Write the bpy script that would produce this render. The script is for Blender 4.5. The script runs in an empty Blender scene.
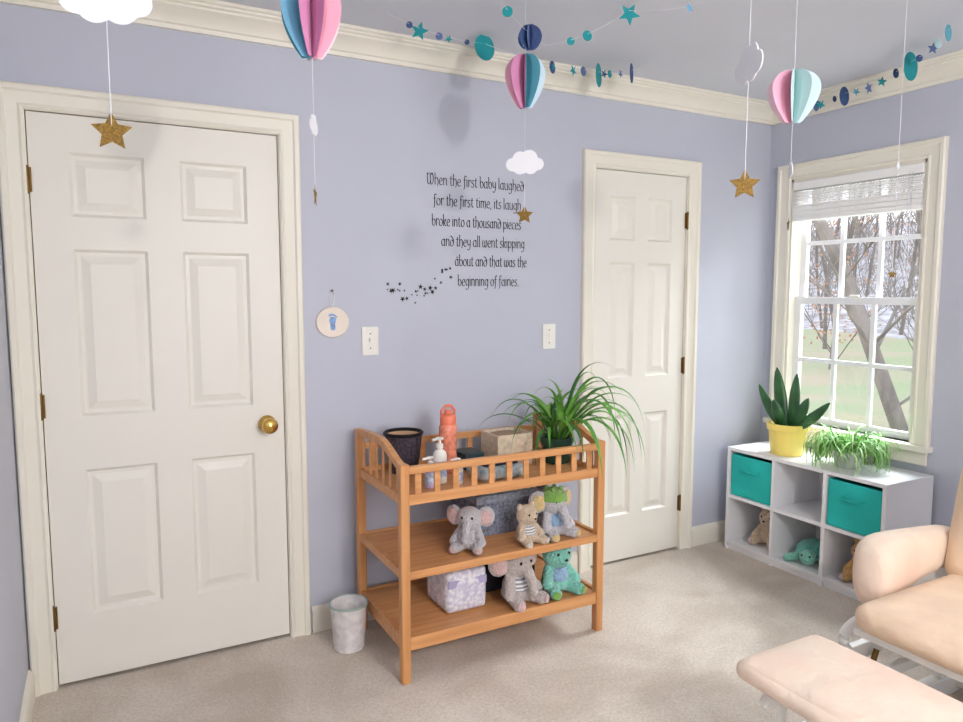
import bpy, bmesh, math, random
from mathutils import Vector, Matrix, Euler
random.seed(7)
S=bpy.context.scene
COL=S.collection
R=math.radians
S.view_settings.view_transform='Standard'

# ---------------------------------------------------------------- materials
def lin(c):
    o=[]
    for v in c:
        v=v/255.0
        o.append(v/12.92 if v<=0.04045 else ((v+0.055)/1.055)**2.4)
    return o
def mat(name,col,rough=.6,var=.06,scale=6,bump=0,bscale=80,metal=0,spec=.3,sheen=0,stretch=(1,1,1),alpha=None,dist=.002,col2=None,detail=3):
    m=bpy.data.materials.new(name); m.use_nodes=True
    nt=m.node_tree; N=nt.nodes; L=nt.links
    b=N['Principled BSDF']
    tc=N.new('ShaderNodeTexCoord'); mp=N.new('ShaderNodeMapping'); mp.inputs['Scale'].default_value=stretch
    L.new(tc.outputs['Object'],mp.inputs['Vector'])
    nz=N.new('ShaderNodeTexNoise'); nz.inputs['Scale'].default_value=scale; nz.inputs['Detail'].default_value=detail
    L.new(mp.outputs['Vector'],nz.inputs['Vector'])
    rp=N.new('ShaderNodeValToRGB')
    c=lin(col)
    c0=[max(0,v*(1-var)) for v in c]; c1=[min(1,v*(1+var)) for v in c]
    if col2: c0=c; c1=lin(col2)
    rp.color_ramp.elements[0].color=(*c0,1); rp.color_ramp.elements[1].color=(*c1,1)
    rp.color_ramp.elements[0].position=.35; rp.color_ramp.elements[1].position=.65
    L.new(nz.outputs['Fac'],rp.inputs['Fac']); L.new(rp.outputs['Color'],b.inputs['Base Color'])
    b.inputs['Roughness'].default_value=rough; b.inputs['Metallic'].default_value=metal
    b.inputs['Specular IOR Level'].default_value=spec
    if sheen: b.inputs['Sheen Weight'].default_value=sheen
    if bump:
        n2=N.new('ShaderNodeTexNoise'); n2.inputs['Scale'].default_value=bscale; n2.inputs['Detail'].default_value=4
        L.new(mp.outputs['Vector'],n2.inputs['Vector'])
        bp=N.new('ShaderNodeBump'); bp.inputs['Strength'].default_value=bump; bp.inputs['Distance'].default_value=dist
        L.new(n2.outputs['Fac'],bp.inputs['Height']); L.new(bp.outputs['Normal'],b.inputs['Normal'])
    return m
def carpet_mat():
    m=mat('carpet',(203,184,166),rough=.95,spec=.05,sheen=.2)
    nt=m.node_tree; N=nt.nodes; L=nt.links; b=N['Principled BSDF']
    tc=[n for n in N if n.type=='TEX_COORD'][0]
    for n in [n for n in N if n.type in('TEX_NOISE','VALTORGB')]: N.remove(n)
    big=N.new('ShaderNodeTexNoise'); big.inputs['Scale'].default_value=2.6; big.inputs['Detail'].default_value=5; big.inputs['Distortion'].default_value=.8
    fine=N.new('ShaderNodeTexNoise'); fine.inputs['Scale'].default_value=220; fine.inputs['Detail'].default_value=3
    med=N.new('ShaderNodeTexNoise'); med.inputs['Scale'].default_value=80; med.inputs['Detail'].default_value=4
    for n in (big,fine,med): L.new(tc.outputs['Object'],n.inputs['Vector'])
    r1=N.new('ShaderNodeValToRGB'); r1.color_ramp.elements[0].color=(*lin((206,192,177)),1); r1.color_ramp.elements[1].color=(*lin((226,215,202)),1)
    r1.color_ramp.elements[0].position=.38; r1.color_ramp.elements[1].position=.62
    r2=N.new('ShaderNodeValToRGB'); r2.color_ramp.elements[0].color=(.72,.70,.68,1); r2.color_ramp.elements[1].color=(1.0,1.0,1.0,1)
    r2.color_ramp.elements[0].position=.36; r2.color_ramp.elements[1].position=.6
    L.new(big.outputs['Fac'],r1.inputs['Fac'])
    ad=N.new('ShaderNodeMath'); ad.operation='MULTIPLY_ADD'; ad.inputs[1].default_value=.6; 
    h=N.new('ShaderNodeMath'); h.operation='MULTIPLY'; h.inputs[1].default_value=.4
    L.new(med.outputs['Fac'],h.inputs[0]); L.new(fine.outputs['Fac'],ad.inputs[0]); L.new(h.outputs[0],ad.inputs[2])
    L.new(ad.outputs[0],r2.inputs['Fac'])
    mx=N.new('ShaderNodeMix'); mx.data_type='RGBA'; mx.blend_type='MULTIPLY'; mx.inputs[0].default_value=1
    L.new(r1.outputs['Color'],mx.inputs[6]); L.new(r2.outputs['Color'],mx.inputs[7]); L.new(mx.outputs[2],b.inputs['Base Color'])
    bp=N.new('ShaderNodeBump'); bp.inputs['Strength'].default_value=.7; bp.inputs['Distance'].default_value=.005
    L.new(ad.outputs[0],bp.inputs['Height']); L.new(bp.outputs['Normal'],b.inputs['Normal'])
    return m
M={}
M['wall']=mat('wall_paint',(192,195,208),rough=.5,var=.015,scale=2,bump=.08,bscale=120)
M['ceil']=mat('ceiling_paint',(218,220,228),rough=.8,var=.015,scale=2)
M['trim']=mat('trim_paint',(237,232,218),rough=.35,var=.01,scale=2)
M['door']=mat('door_paint',(236,232,222),rough=.38,var=.01,scale=2)
M['carpet']=carpet_mat()
M['brass']=mat('brass',(212,172,92),rough=.22,metal=1,var=.05)
M['bronze']=mat('aged_brass',(120,92,50),rough=.4,metal=.8)
M['plastic']=mat('white_plastic',(240,238,230),rough=.3,var=.01)
M['black']=mat('black_vinyl',(22,20,24),rough=.5,var=.1)
M['wood']=mat('honey_wood',(200,140,88),rough=.4,scale=5,stretch=(.6,9,9),col2=(218,160,106),spec=.35)
M['woodv']=mat('honey_wood_upright',(198,138,86),rough=.4,scale=5,stretch=(9,9,.6),col2=(216,158,104),spec=.35)
M['white']=mat('white_laminate',(240,240,243),rough=.4,var=.01)
M['teal']=mat('teal_fabric',(44,190,182),rough=.85,bump=.4,bscale=300,var=.08)
M['gold']=mat('gold_glitter',(128,98,40),rough=.7,metal=0,var=.4,scale=300,bump=.5,bscale=400)
M['paper']=mat('white_paper',(234,234,238),rough=.8,var=.01)
M['string']=mat('white_thread',(225,225,232),rough=.8)
M['glass']=None

# ---------------------------------------------------------------- mesh builder
def frame_from(d):
    d=d.normalized(); up=Vector((0,0,1)) if abs(d.z)<.95 else Vector((0,1,0))
    a=d.cross(up).normalized(); b=a.cross(d).normalized(); return a,b
class MB:
    def __init__(s): s.bm=bmesh.new()
    def faces(s,fs,m):
        for f in fs: f.material_index=m
    def poly(s,pts,m=0):
        vs=[s.bm.verts.new(p) for p in pts]; f=s.bm.faces.new(vs); f.material_index=m; return vs
    def box(s,x0,x1,y0,y1,z0,z1,m=0,X=None):
        P=[(x0,y0,z0),(x1,y0,z0),(x1,y1,z0),(x0,y1,z0),(x0,y0,z1),(x1,y0,z1),(x1,y1,z1),(x0,y1,z1)]
        if X: P=[X@Vector(p) for p in P]
        v=[s.bm.verts.new(p) for p in P]
        for q in [(0,3,2,1),(4,5,6,7),(0,1,5,4),(1,2,6,5),(2,3,7,6),(3,0,4,7)]:
            s.bm.faces.new([v[i] for i in q]).material_index=m
        return v
    def lathe(s,prof,c=(0,0,0),seg=28,m=0,cap=True,X=None,wob=0):
        rings=[]
        for r,z in prof:
            ring=[]
            for i in range(seg):
                a=2*math.pi*i/seg
                p=Vector((c[0]+r*math.cos(a),c[1]+r*math.sin(a),c[2]+z))
                if X: p=X@p
                ring.append(s.bm.verts.new(p))
            rings.append(ring)
        for j in range(len(rings)-1):
            for i in range(seg):
                k=(i+1)%seg
                s.bm.faces.new([rings[j][i],rings[j][k],rings[j+1][k],rings[j+1][i]]).material_index=m
        if cap:
            if prof[0][0]>1e-6: s.bm.faces.new(rings[0][::-1]).material_index=m
            if prof[-1][0]>1e-6: s.bm.faces.new(rings[-1]).material_index=m
    def tube(s,pts,r,seg=8,m=0,flat=None,cap=True,nrm=None):
        pts=[Vector(p) for p in pts]; n=len(pts)
        rings=[]
        for i,p in enumerate(pts):
            d=pts[min(i+1,n-1)]-pts[max(i-1,0)]
            if d.length<1e-9: d=Vector((0,0,1))
            if nrm is not None:
                nn=Vector(nrm); a=d.normalized().cross(nn).normalized(); b=a.cross(d.normalized())
            else: a,b=frame_from(d)
            rr=r[i] if isinstance(r,(list,tuple)) else r
            fr=rr if flat is None else (flat[i] if isinstance(flat,(list,tuple)) else flat)
            rings.append([s.bm.verts.new(p+a*rr*math.cos(2*math.pi*k/seg)+b*fr*math.sin(2*math.pi*k/seg)) for k in range(seg)])
        for j in range(n-1):
            for k in range(seg):
                l=(k+1)%seg
                s.bm.faces.new([rings[j][k],rings[j][l],rings[j+1][l],rings[j+1][k]]).material_index=m
        if cap:
            s.bm.faces.new(rings[0][::-1]).material_index=m; s.bm.faces.new(rings[-1]).material_index=m
    def ell(s,c,r,m=0,rot=None,seg=20):
        X=Matrix.Translation(c)@((Euler(rot).to_matrix().to_4x4()) if rot else Matrix.Identity(4))@Matrix.Diagonal((r[0],r[1],r[2],1))
        o=bmesh.ops.create_uvsphere(s.bm,u_segments=seg,v_segments=max(8,seg*2//3),radius=1,matrix=X)
        fs=set()
        for v in o['verts']:
            for f in v.link_faces: fs.add(f)
        s.faces(fs,m)
    def prism(s,pts,fn,d0,d1,m=0):
        a=[s.bm.verts.new(fn(p[0],p[1],d0)) for p in pts]; b=[s.bm.verts.new(fn(p[0],p[1],d1)) for p in pts]
        n=len(pts)
        s.bm.faces.new(a[::-1]).material_index=m; s.bm.faces.new(b).material_index=m
        for i in range(n):
            j=(i+1)%n; s.bm.faces.new([a[i],a[j],b[j],b[i]]).material_index=m
    def rbox(s,c,h,r,puff=(0,0,0),n=12,m=0,X=None):
        """rounded pillow box; c centre, h half sizes, r corner radius"""
        def mp(p):
            q=[p[i]*h[i] for i in range(3)]
            core=[max(-h[i]+r,min(h[i]-r,q[i])) for i in range(3)]
            d=Vector([q[i]-core[i] for i in range(3)])
            if d.length>1e-9:
                mxv=max(abs(d.x),abs(d.y),abs(d.z)); d=d.normalized()*mxv
            v=Vector(core)+d
            for i in range(3):
                j,k=(i+1)%3,(i+2)%3
                v[i]+=puff[i]*p[i]*(1-p[j]**2)*(1-p[k]**2)
            v=v+Vector(c)
            return X@v if X else v
        cache={}
        def gv(p):
            key=tuple(round(t,5) for t in p)
            if key not in cache: cache[key]=s.bm.verts.new(mp(p))
            return cache[key]
        def ease(t): # denser near corners
            return math.sin(t*math.pi/2)
        g=[ease(-1+2*i/n) for i in range(n+1)]
        for ax in range(3):
            for sg in (-1,1):
                for i in range(n):
                    for j in range(n):
                        q=[]
                        for (u,v) in ((g[i],g[j]),(g[i+1],g[j]),(g[i+1],g[j+1]),(g[i],g[j+1])):
                            p=[0,0,0]; p[ax]=sg; p[(ax+1)%3]=u; p[(ax+2)%3]=v; q.append(gv(p))
                        if sg<0: q=q[::-1]
                        s.bm.faces.new(q).material_index=m
    def obj(s,name,mats,parent=None,smooth=True,bevel=0,label=None,category=None,kind=None,group=None,origin=None,local=False,ang=35,seg=2):
        bmesh.ops.recalc_face_normals(s.bm,faces=s.bm.faces)
        loc=Vector((0,0,0))
        if not local:
            if parent is not None: 
                loc=wloc(parent)
            elif origin is not None: loc=Vector(origin)
            bmesh.ops.translate(s.bm,verts=s.bm.verts,vec=-loc)
        me=bpy.data.meshes.new(name); s.bm.to_mesh(me); s.bm.free()
        if not isinstance(mats,(list,tuple)): mats=[mats]
        for m in mats: me.materials.append(m)
        if smooth:
            for p in me.polygons: p.use_smooth=True
            me.set_sharp_from_angle(angle=R(ang))
        ob=bpy.data.objects.new(name,me); COL.objects.link(ob)
        if parent is not None: ob.parent=parent
        elif origin is not None: ob.location=origin
        if bevel:
            b=ob.modifiers.new('bevel','BEVEL'); b.width=bevel; b.segments=seg; b.limit_method='ANGLE'; b.angle_limit=R(40)
        tag(ob,label,category,kind,group)
        return ob
def wloc(o):
    v=Vector(o.location)
    while o.parent is not None:
        o=o.parent; v=v+Vector(o.location)
    return v
def tag(ob,label=None,category=None,kind=None,group=None):
    if label: ob['label']=label
    if category: ob['category']=category
    if kind: ob['kind']=kind
    if group: ob['group']=group
def thing(name,loc,label,category,kind=None,group=None,rz=0,scale=1):
    e=bpy.data.objects.new(name,None); COL.objects.link(e); e.location=loc; e.empty_display_size=.05
    e.rotation_euler=(0,0,rz); e.scale=(scale,)*3
    tag(e,label,category,kind,group); return e

# ---------------------------------------------------------------- room shell
XL,XR,YR,ZC=-.262,3.36,-4.1,2.42
D1=(-.175,.636); D2=(2.15,2.74); DH=1.992
T=.12
b=MB()
for x0,x1,z0,z1 in [(XL-T,D1[0]-.012,0,ZC),(D1[0]-.012,D1[1]+.012,DH+.012,ZC),(D1[1]+.012,D2[0]-.012,0,ZC),(D2[0]-.012,D2[1]+.012,DH+.012,ZC),(D2[1]+.012,XR+T,0,ZC)]:
    b.box(x0,x1,0,T,z0,z1)
b.box(XL-T,XR+T,T,T+.02,0,ZC)
b.obj('wall_back',M['wall'],smooth=False,label='long periwinkle painted wall with two doors',category='wall',kind='structure')
b=MB(); b.box(XL-T,XL,YR,0,0,ZC); b.obj('wall_left',M['wall'],smooth=False,label='periwinkle painted wall beside the wide door',category='wall',kind='structure')
WY0,WY1,WZ0,WZ1=-.875,-.15,.69,2.003
b=MB()
b.box(XR,XR+T,YR,WY0,0,ZC); b.box(XR,XR+T,WY1,T,0,ZC); b.box(XR,XR+T,WY0,WY1,0,WZ0); b.box(XR,XR+T,WY0,WY1,WZ1,ZC)
b.obj('wall_right',M['wall'],smooth=False,label='periwinkle painted wall holding the window',category='wall',kind='structure')
b=MB(); RX0,RX1,RZ0,RZ1=.3,2.1,.85,2.1
b.box(XL-T,RX0,YR-T,YR,0,ZC); b.box(RX1,XR+T,YR-T,YR,0,ZC); b.box(RX0,RX1,YR-T,YR,0,RZ0); b.box(RX0,RX1,YR-T,YR,RZ1,ZC)
b.obj('wall_front',M['wall'],smooth=False,label='periwinkle wall opposite the doors with a window opening',category='wall',kind='structure')
b=MB(); b.box(XL-T,XR+T,YR-T,T,-.08,0); b.obj('floor',M['carpet'],smooth=False,label='beige cut-pile wall-to-wall carpet',category='floor',kind='structure')
b=MB(); b.box(XL-T,XR+T,YR-T,T,ZC,ZC+.08); b.obj('ceiling',M['ceil'],smooth=False,label='pale lavender painted ceiling',category='ceiling',kind='structure')

CP=[(0,2.322),(.012,2.322),(.016,2.336),(.024,2.34),(.026,2.346),(.034,2.362),(.05,2.378),(.064,2.386),(.064,2.394),(.074,2.398),(.076,2.404),(.086,2.408),(.086,2.419),(0,2.419)]
def crown(name,fn,a,bb,lab):
    m=MB(); m.prism(CP,fn,a,bb); m.obj(name,M['trim'],label=lab,category='crown moulding',kind='structure',ang=30)
crown('trim_1',lambda d,z,t:(t,-d,z),XL,XR,'cream crown moulding above the two doors')
crown('trim_2',lambda d,z,t:(XR-d,t,z),YR,-.0,'cream crown moulding above the window')
crown('trim_3',lambda d,z,t:(XL+d,t,z),YR,-.0,'cream crown moulding on the narrow side wall')
BP=[(0,0),(.016,0),(.016,.085),(.012,.097),(.006,.104),(0,.108)]
def base(name,fn,segs,lab):
    m=MB()
    for a,c in segs: m.prism(BP,fn,a,c)
    m.obj(name,M['trim'],label=lab,category='baseboard',kind='structure')
base('baseboard_back',lambda d,z,t:(t,-d,z),[(D1[1]+.09,D2[0]-.09),(D2[1]+.09,XR)],'cream baseboard between the doors')
base('baseboard_right',lambda d,z,t:(XR-d,t,z),[(YR,-.017)],'cream baseboard below the window')
base('baseboard_left',lambda d,z,t:(XL+d,t,z),[(YR,-.03)],'cream baseboard along the side wall')

CAS=[(0,0),(0,.012),(.008,.016),(.016,.012),(.03,.014),(.05,.018),(.056,.025),(.07,.026),(.076,.02),(.076,0)]
def casing(mb,fn,x0,x1,z0,z1,closed=False,k=1.0):
    rows=[]
    for d,t in CAS:
        d=d*k
        pts=[fn(x0-d,t,z0),fn(x0-d,t,z1+d),fn(x1+d,t,z1+d),fn(x1+d,t,z0)]
        rows.append([mb.bm.verts.new(p) for p in pts])
    for j in range(len(rows)-1):
        for i in range(3):
            mb.bm.faces.new([rows[j][i],rows[j][i+1],rows[j+1][i+1],rows[j+1][i]])
n=4
for (x0,x1),lab in ((D1,'cream casing around the wide door'),(D2,'cream casing around the narrow door')):
    m=MB(); casing(m,lambda x,t,z:(x,-t,z),x0-.006,x1+.006,0,DH+.006)
    m.box(x0-.0115,x0-.003,-.002,.11,0,DH+.003); m.box(x1+.003,x1+.0115,-.002,.11,0,DH+.003); m.box(x0-.0115,x1+.0115,-.002,.11,DH+.003,DH+.0115)
    m.obj('trim_%d'%n,M['trim'],label=lab,category='door casing',kind='structure',ang=25); n+=1

def door(name,x0,x1,lab,hinge_x,knob_x):
    w=x1-x0; h=DH-.012; z0=.012; yf=.004
    root=thing(name,(x0,yf,0),lab,'door','structure')
    st=.115 if w>.7 else .095; md=.115 if w>.7 else .085
    pw=(w-2*st-md)/2
    xs=[0,st,st+pw,st+pw+md,w-st,w]; zs=[z0,.25,.775,.965,1.545,1.655,1.87,DH]
    m=MB()
    for i in range(5):
        for j in range(7):
            a,c,e,f=x0+xs[i],x0+xs[i+1],zs[j],zs[j+1]
            if i in(1,3) and j in(1,3,5):
                prev=None
                for ins,dp in [(0,0),(.010,.012),(.022,.012),(.050,.002)]:
                    r=[m.bm.verts.new(p) for p in ((a+ins,yf+dp,e+ins),(c-ins,yf+dp,e+ins),(c-ins,yf+dp,f-ins),(a+ins,yf+dp,f-ins))]
                    if prev:
                        for k in range(4): m.bm.faces.new([prev[k],prev[(k+1)%4],r[(k+1)%4],r[k]])
                    prev=r
                m.bm.faces.new(prev)
            else: m.poly([(a,yf,e),(c,yf,e),(c,yf,f),(a,yf,f)])
    m.poly([(x0,yf,z0),(x0,yf+.035,z0),(x0,yf+.035,DH),(x0,yf,DH)]); m.poly([(x1,yf,z0),(x1,yf+.035,z0),(x1,yf+.035,DH),(x1,yf,DH)])
    m.poly([(x0,yf+.035,z0),(x1,yf+.035,z0),(x1,yf+.035,DH),(x0,yf+.035,DH)])
    bmesh.ops.remove_doubles(m.bm,verts=m.bm.verts,dist=.0002)
    m.obj('door_panel',M['door'],parent=root,smooth=False)
    for z in (.26,1.01,1.77):
        m=MB(); m.lathe([(.0,-.047),(.005,-.045),(.0062,-.04),(.0062,.04),(.005,.045),(0,.047)],(hinge_x,-.006,z),seg=12,cap=False)
        m.box(hinge_x-.012,hinge_x+.012,-.004,.002,z-.04,z+.04)
        m.obj('hinge',M['bronze'],parent=root,label='aged brass door hinge')
    if knob_x is not None:
        X=Matrix.Translation((knob_x,yf,.885))@Matrix.Rotation(R(90),4,'X')
        m=MB(); m.lathe([(.034,0),(.034,.004),(.028,.01),(.013,.014),(.011,.03),(.02,.036),(.03,.046),(.0315,.056),(.028,.066),(.018,.073),(0,.075)],seg=28,X=X)
        m.obj('door_knob',M['brass'],parent=root,label='polished brass round door knob')
door('door_1',D1[0],D1[1],'wide cream six-panel door with brass knob',D1[0]-.005,.570)
door('door_2',D2[0],D2[1],'narrow cream six-panel closet door',D2[1]+.005,None)

# ---------------------------------------------------------------- window
def glassmat():
    m=bpy.data.materials.new('window_glass'); m.use_nodes=True; N=m.node_tree.nodes; L=m.node_tree.links
    N.clear(); o=N.new('ShaderNodeOutputMaterial'); mx=N.new('ShaderNodeMixShader'); mx.inputs[0].default_value=.04
    t=N.new('ShaderNodeBsdfTransparent'); g=N.new('ShaderNodeBsdfGlossy'); g.inputs['Roughness'].default_value=.02
    L.new(t.outputs[0],mx.inputs[1]); L.new(g.outputs[0],mx.inputs[2]); L.new(mx.outputs[0],o.inputs[0]); return m
M['glass']=glassmat()
win=thing('window_1',(XR,(WY0+WY1)/2,WZ0),'white double-hung window with six panes per sash','window','structure')
m=MB(); casing(m,lambda y,t,z:(XR-t,y,z),WY0,WY1,WZ0,WZ1,k=1.08)
m.box(XR-.004,XR+T,WY0,WY0+.014,WZ0,WZ1); m.box(XR-.004,XR+T,WY1-.014,WY1,WZ0,WZ1); m.box(XR-.004,XR+T,WY0,WY1,WZ1-.014,WZ1)
m.obj('window_casing',M['trim'],parent=win,ang=25)
m=MB(); m.box(XR-.05,XR+T+.02,WY0-.095,WY1+.095,WZ0-.028,WZ0); m.box(XR-.018,XR-.001,WY0-.075,WY1+.075,WZ0-.095,WZ0-.028)
m.obj('window_sill',M['trim'],parent=win,bevel=.004)
def sash(name,x0,x1,z0,z1,par):
    m=MB(); y0,y1=WY0+.014,WY1-.014; s=.036
    m.box(x0,x1,y0,y0+s,z0,z1); m.box(x0,x1,y1-s,y1,z0,z1); m.box(x0,x1,y0+s,y1-s,z0,z0+s); m.box(x0,x1,y0+s,y1-s,z1-s,z1)
    iw=(y1-y0-2*s)
    for k in (1,2):
        yc=y0+s+iw*k/3; m.box(x0+.002,x1-.004,yc-.011,yc+.011,z0+s,z1-s)
    zc=(z0+z1)/2; m.box(x0+.003,x1-.005,y0+s,y1-s,zc-.011,zc+.011)
    m.obj(name,M['white'],parent=par,smooth=False)
    m=MB(); xc=(x0+x1)/2; m.poly([(xc,y0+s,z0+s),(xc,y1-s,z0+s),(xc,y1-s,z1-s),(xc,y0+s,z1-s)]); m.obj('glass_pane',M['glass'],parent=par,smooth=False)
sash('upper_sash',XR+.075,XR+.10,1.335,WZ1-.014,win)
sash('lower_sash',XR+.045,XR+.07,WZ0,1.372,win)
m=MB(); m.box(XR+.036,XR+.046,-.54,-.49,1.372,1.384); m.obj('sash_lock',M['plastic'],parent=win,bevel=.002)
bl=thing('window_blind',(XR+.02,(WY0+WY1)/2,WZ1),'raised white slatted blind bunched at window top','blind')
M['blind']=mat('blind_vinyl',(248,247,245),rough=.5,var=.01)
m=MB(); m.box(XR-.014,XR+.04,WY0+.016,WY1-.016,WZ1-.060,WZ1-.016); m.obj('headrail',M['blind'],parent=bl,bevel=.003)
m=MB()
zz=WZ1-.070
for i in range(19):
    X=Matrix.Translation((XR+.012,0,zz))@Matrix.Rotation(R(-6+random.uniform(-2,2)),4,'Y')
    m.box(-.025,.025,WY0+.018,WY1-.018,-.0028,.0028,X=X); zz-=.0062 if i>7 else .0084
m.obj('slats',M['blind'],parent=bl,smooth=False)
m=MB(); m.box(XR-.014,XR+.036,WY0+.018,WY1-.018,zz-.018,zz); m.obj('bottom_rail',M['blind'],parent=bl,bevel=.003)
m=MB()
for yy,zb in ((WY0+.06,1.45),(WY0+.075,1.5)):
    m.tube([(XR-.018,yy,WZ1-.05),(XR-.019,yy,zb)],.0013,seg=6); m.lathe([(.002,0),(.006,-.008),(.006,-.03),(0,-.034)],(XR-.019,yy,zb),seg=10,cap=False)
m.obj('pull_cord',M['string'],parent=bl)
m=MB(); 
for a,c,e,f in ((RX0,RX0+.04,RZ0,RZ1),(RX1-.04,RX1,RZ0,RZ1),(RX0,RX1,RZ0,RZ0+.04),(RX0,RX1,RZ1-.04,RZ1),(1.18,1.22,RZ0,RZ1),(RX0,RX1,1.45,1.49)): m.box(a,c,YR-.08,YR-.05,e,f)
m.obj('window_2',M['white'],smooth=False,label='wide white framed window opposite the doors',category='window',kind='structure')

# ---------------------------------------------------------------- outdoors
M['ground']=mat('leafy_ground',(190,174,150),rough=1,scale=.45,col2=(168,178,138),bump=.6,bscale=9,dist=.1)
M['hill']=mat('wooded_slope',(156,146,144),rough=1,scale=2.2,col2=(214,208,210),stretch=(1,1,.2),detail=10)
def gz(x,y): return -.55+.035*(x-3)+.12*math.sin(x*.7+y*.5)+(.0062*(x-17)**2 if x>17 else 0)
gx=[XR+T+.3+i*1.25 for i in range(34)]; gy=[-14+i*2.0 for i in range(36)]
m=MB(); grid=[[m.bm.verts.new((x,y,gz(x,y))) for y in gy] for x in gx]
for i in range(len(gx)-1):
    for j in range(len(gy)-1): m.bm.faces.new([grid[i][j],grid[i+1][j],grid[i+1][j+1],grid[i][j+1]]).material_index=1 if gx[i]>19 else 0
m.obj('ground',[M['ground'],M['hill']],label='leaf-strewn lawn rising to woods outside the window',category='ground',kind='structure')
M['bark']=mat('bark',(138,128,122),rough=.95,scale=10,bump=.8,bscale=30,dist=.02,stretch=(1,1,.2),var=.25)
M['leaf_brown']=mat('autumn_leaves',(188,146,118),rough=.9,var=.2,scale=9)
def branch(m,p,d,r,L,depth):
    pts=[p]; dd=d.normalized()
    for i in range(4):
        dd=(dd+Vector((random.uniform(-.16,.16),random.uniform(-.16,.16),random.uniform(-.02,.10)))).normalized()
        pts.append(pts[-1]+dd*L/4)
    m.tube(pts,[r,r*.85,r*.7,r*.55,r*.35],seg=6 if depth==0 else 3,cap=False)
    if depth<3:
        for k in range(13 if depth==0 else 5):
            seg_=random.randint(0 if depth==0 else 1,3); q=pts[seg_].lerp(pts[seg_+1],random.random()); a=random.uniform(0,6.28)
            nd=(dd*.9+Vector((math.cos(a)*.6,math.sin(a)*.6,random.uniform(-.1,.4)))).normalized()
            branch(m,q,nd,max(r*.28,.006),L*(.24 if depth==0 else .5),depth+1)
protos=[]
for i in range(5):
    m=MB(); branch(m,Vector((0,0,0)),Vector((random.uniform(-.03,.03),random.uniform(-.03,.03),1)),.055,8,0)
    bmesh.ops.recalc_face_normals(m.bm,faces=m.bm.faces)
    me=bpy.data.meshes.new('trunk'); m.bm.to_mesh(me); m.bm.free(); me.materials.append(M['bark']); protos.append(me)
m=MB()
for i in range(420):
    c=Vector((random.gauss(0,.5),random.gauss(0,.5),random.uniform(.6,4.4))); a=Vector((random.gauss(0,1),random.gauss(0,1),random.gauss(0,1))).normalized()*.04
    bb=a.cross(Vector((.3,.5,.8))).normalized()*.03
    m.poly([c-a,c-bb,c+a,c+bb])
leafme=bpy.data.meshes.new('leaves'); m.bm.to_mesh(leafme); m.bm.free(); leafme.materials.append(M['leaf_brown'])
def tree(x,y,sc,lab,k,leafy=False,thick=1):
    root=thing('tree',(x,y,gz(x,y)-.1),lab,'tree',group='trees outside the window',rz=random.uniform(0,6.28),scale=sc)
    root.scale=(sc*thick,sc*thick,sc)
    o=bpy.data.objects.new('trunk',protos[k]); COL.objects.link(o); o.parent=root
    if leafy:
        o=bpy.data.objects.new('leaves',leafme); COL.objects.link(o); o.parent=root
tree(8.4,2.15,1.0,'thick bare tree close to the window',0,thick=1.9)
spots=[]
for i in range(4000):
    x=random.uniform(11.5,40); ratio=random.uniform(1.1,1.95); y=x/ratio-2.83
    if all((x-a)**2+(y-c)**2>4.4 for a,c in spots) and len(spots)<48: spots.append((x,y))
for i,(x,y) in enumerate(spots):
    tree(x,y,random.uniform(.75,1.15),'young tree with brown autumn leaves' if i%4==0 else 'bare leafless woodland tree',i%5,leafy=(i%4==0))

# ---------------------------------------------------------------- wall things
def switch(x,z,lab):
    r=thing('light_switch',(x,0,z),lab,'light switch')
    m=MB(); m.rbox((x,-.003,z),(.036,.0035,.059),.003,n=6); m.obj('switch_plate',M['plastic'],parent=r)
    m=MB(); m.box(x-.005,x+.005,-.016,-.004,z-.002,z+.012,X=None); m.box(x-.0065,x+.0065,-.0075,-.005,z-.013,z+.013); m.obj('toggle',M['plastic'],parent=r,bevel=.001)
    for dz in (.03,-.03):
        m=MB(); m.lathe([(.003,0),(.003,.0015),(0,.002)],seg=10,X=Matrix.Translation((x,-.0062,z+dz))@Matrix.Rotation(R(90),4,'X')); m.obj('screw',M['bronze'],parent=r)
switch(.997,1.197,'white toggle switch plate beside the wide door')
switch(1.885,1.19,'white toggle switch plate beside the narrow door')

pq=thing('wall_plaque',(.838,0,1.28),'round white clay plaque with blue footprint on ribbon','wall ornament')
pts=[(.838+.068*math.cos(a),1.278+.062*math.sin(a)) for a in [i*math.pi/24 for i in range(48)]]
m=MB(); m.prism(pts,lambda x,z,d:(x,d,z),-.011,-.001); m.obj('plaque_disc',mat('clay_white',(238,226,212),rough=.6),parent=pq,bevel=.003)
foot=[(-.006,-.027),(.002,-.029),(.009,-.024),(.010,-.014),(.008,-.004),(.011,.006),(.014,.015),(.011,.023),(.003,.026),(-.008,.025),(-.014,.018),(-.015,.008),(-.011,-.003),(-.011,-.014),(-.010,-.022)]
m=MB()
m.prism([(.838+x,1.274+z) for x,z in foot],lambda x,z,d:(x,d,z),-.0125,-.0112)
for i,(dx,dz,rr) in enumerate([(-.012,.033,.0055),(-.003,.0345,.004),(.004,.033,.0035),(.010,.030,.0032),(.015,.025,.003)]):
    pts=[(.838+dx+rr*math.cos(a),1.274+dz+rr*1.2*math.sin(a)) for a in [i*math.pi/6 for i in range(12)]]
    m.prism(pts,lambda x,z,d:(x,d,z),-.0125,-.0112)
m.obj('footprint',mat('blue_ink',(134,168,212),rough=.7,var=.25,scale=60),parent=pq,smooth=False)
m=MB(); m.tube([(.836,-.004,1.335),(.829,-.004,1.36),(.828,-.004,1.39),(.838,-.004,1.41),(.848,-.004,1.39),(.846,-.004,1.36),(.84,-.004,1.335)],.0018,seg=6); m.obj('ribbon',M['paper'],parent=pq)
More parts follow.
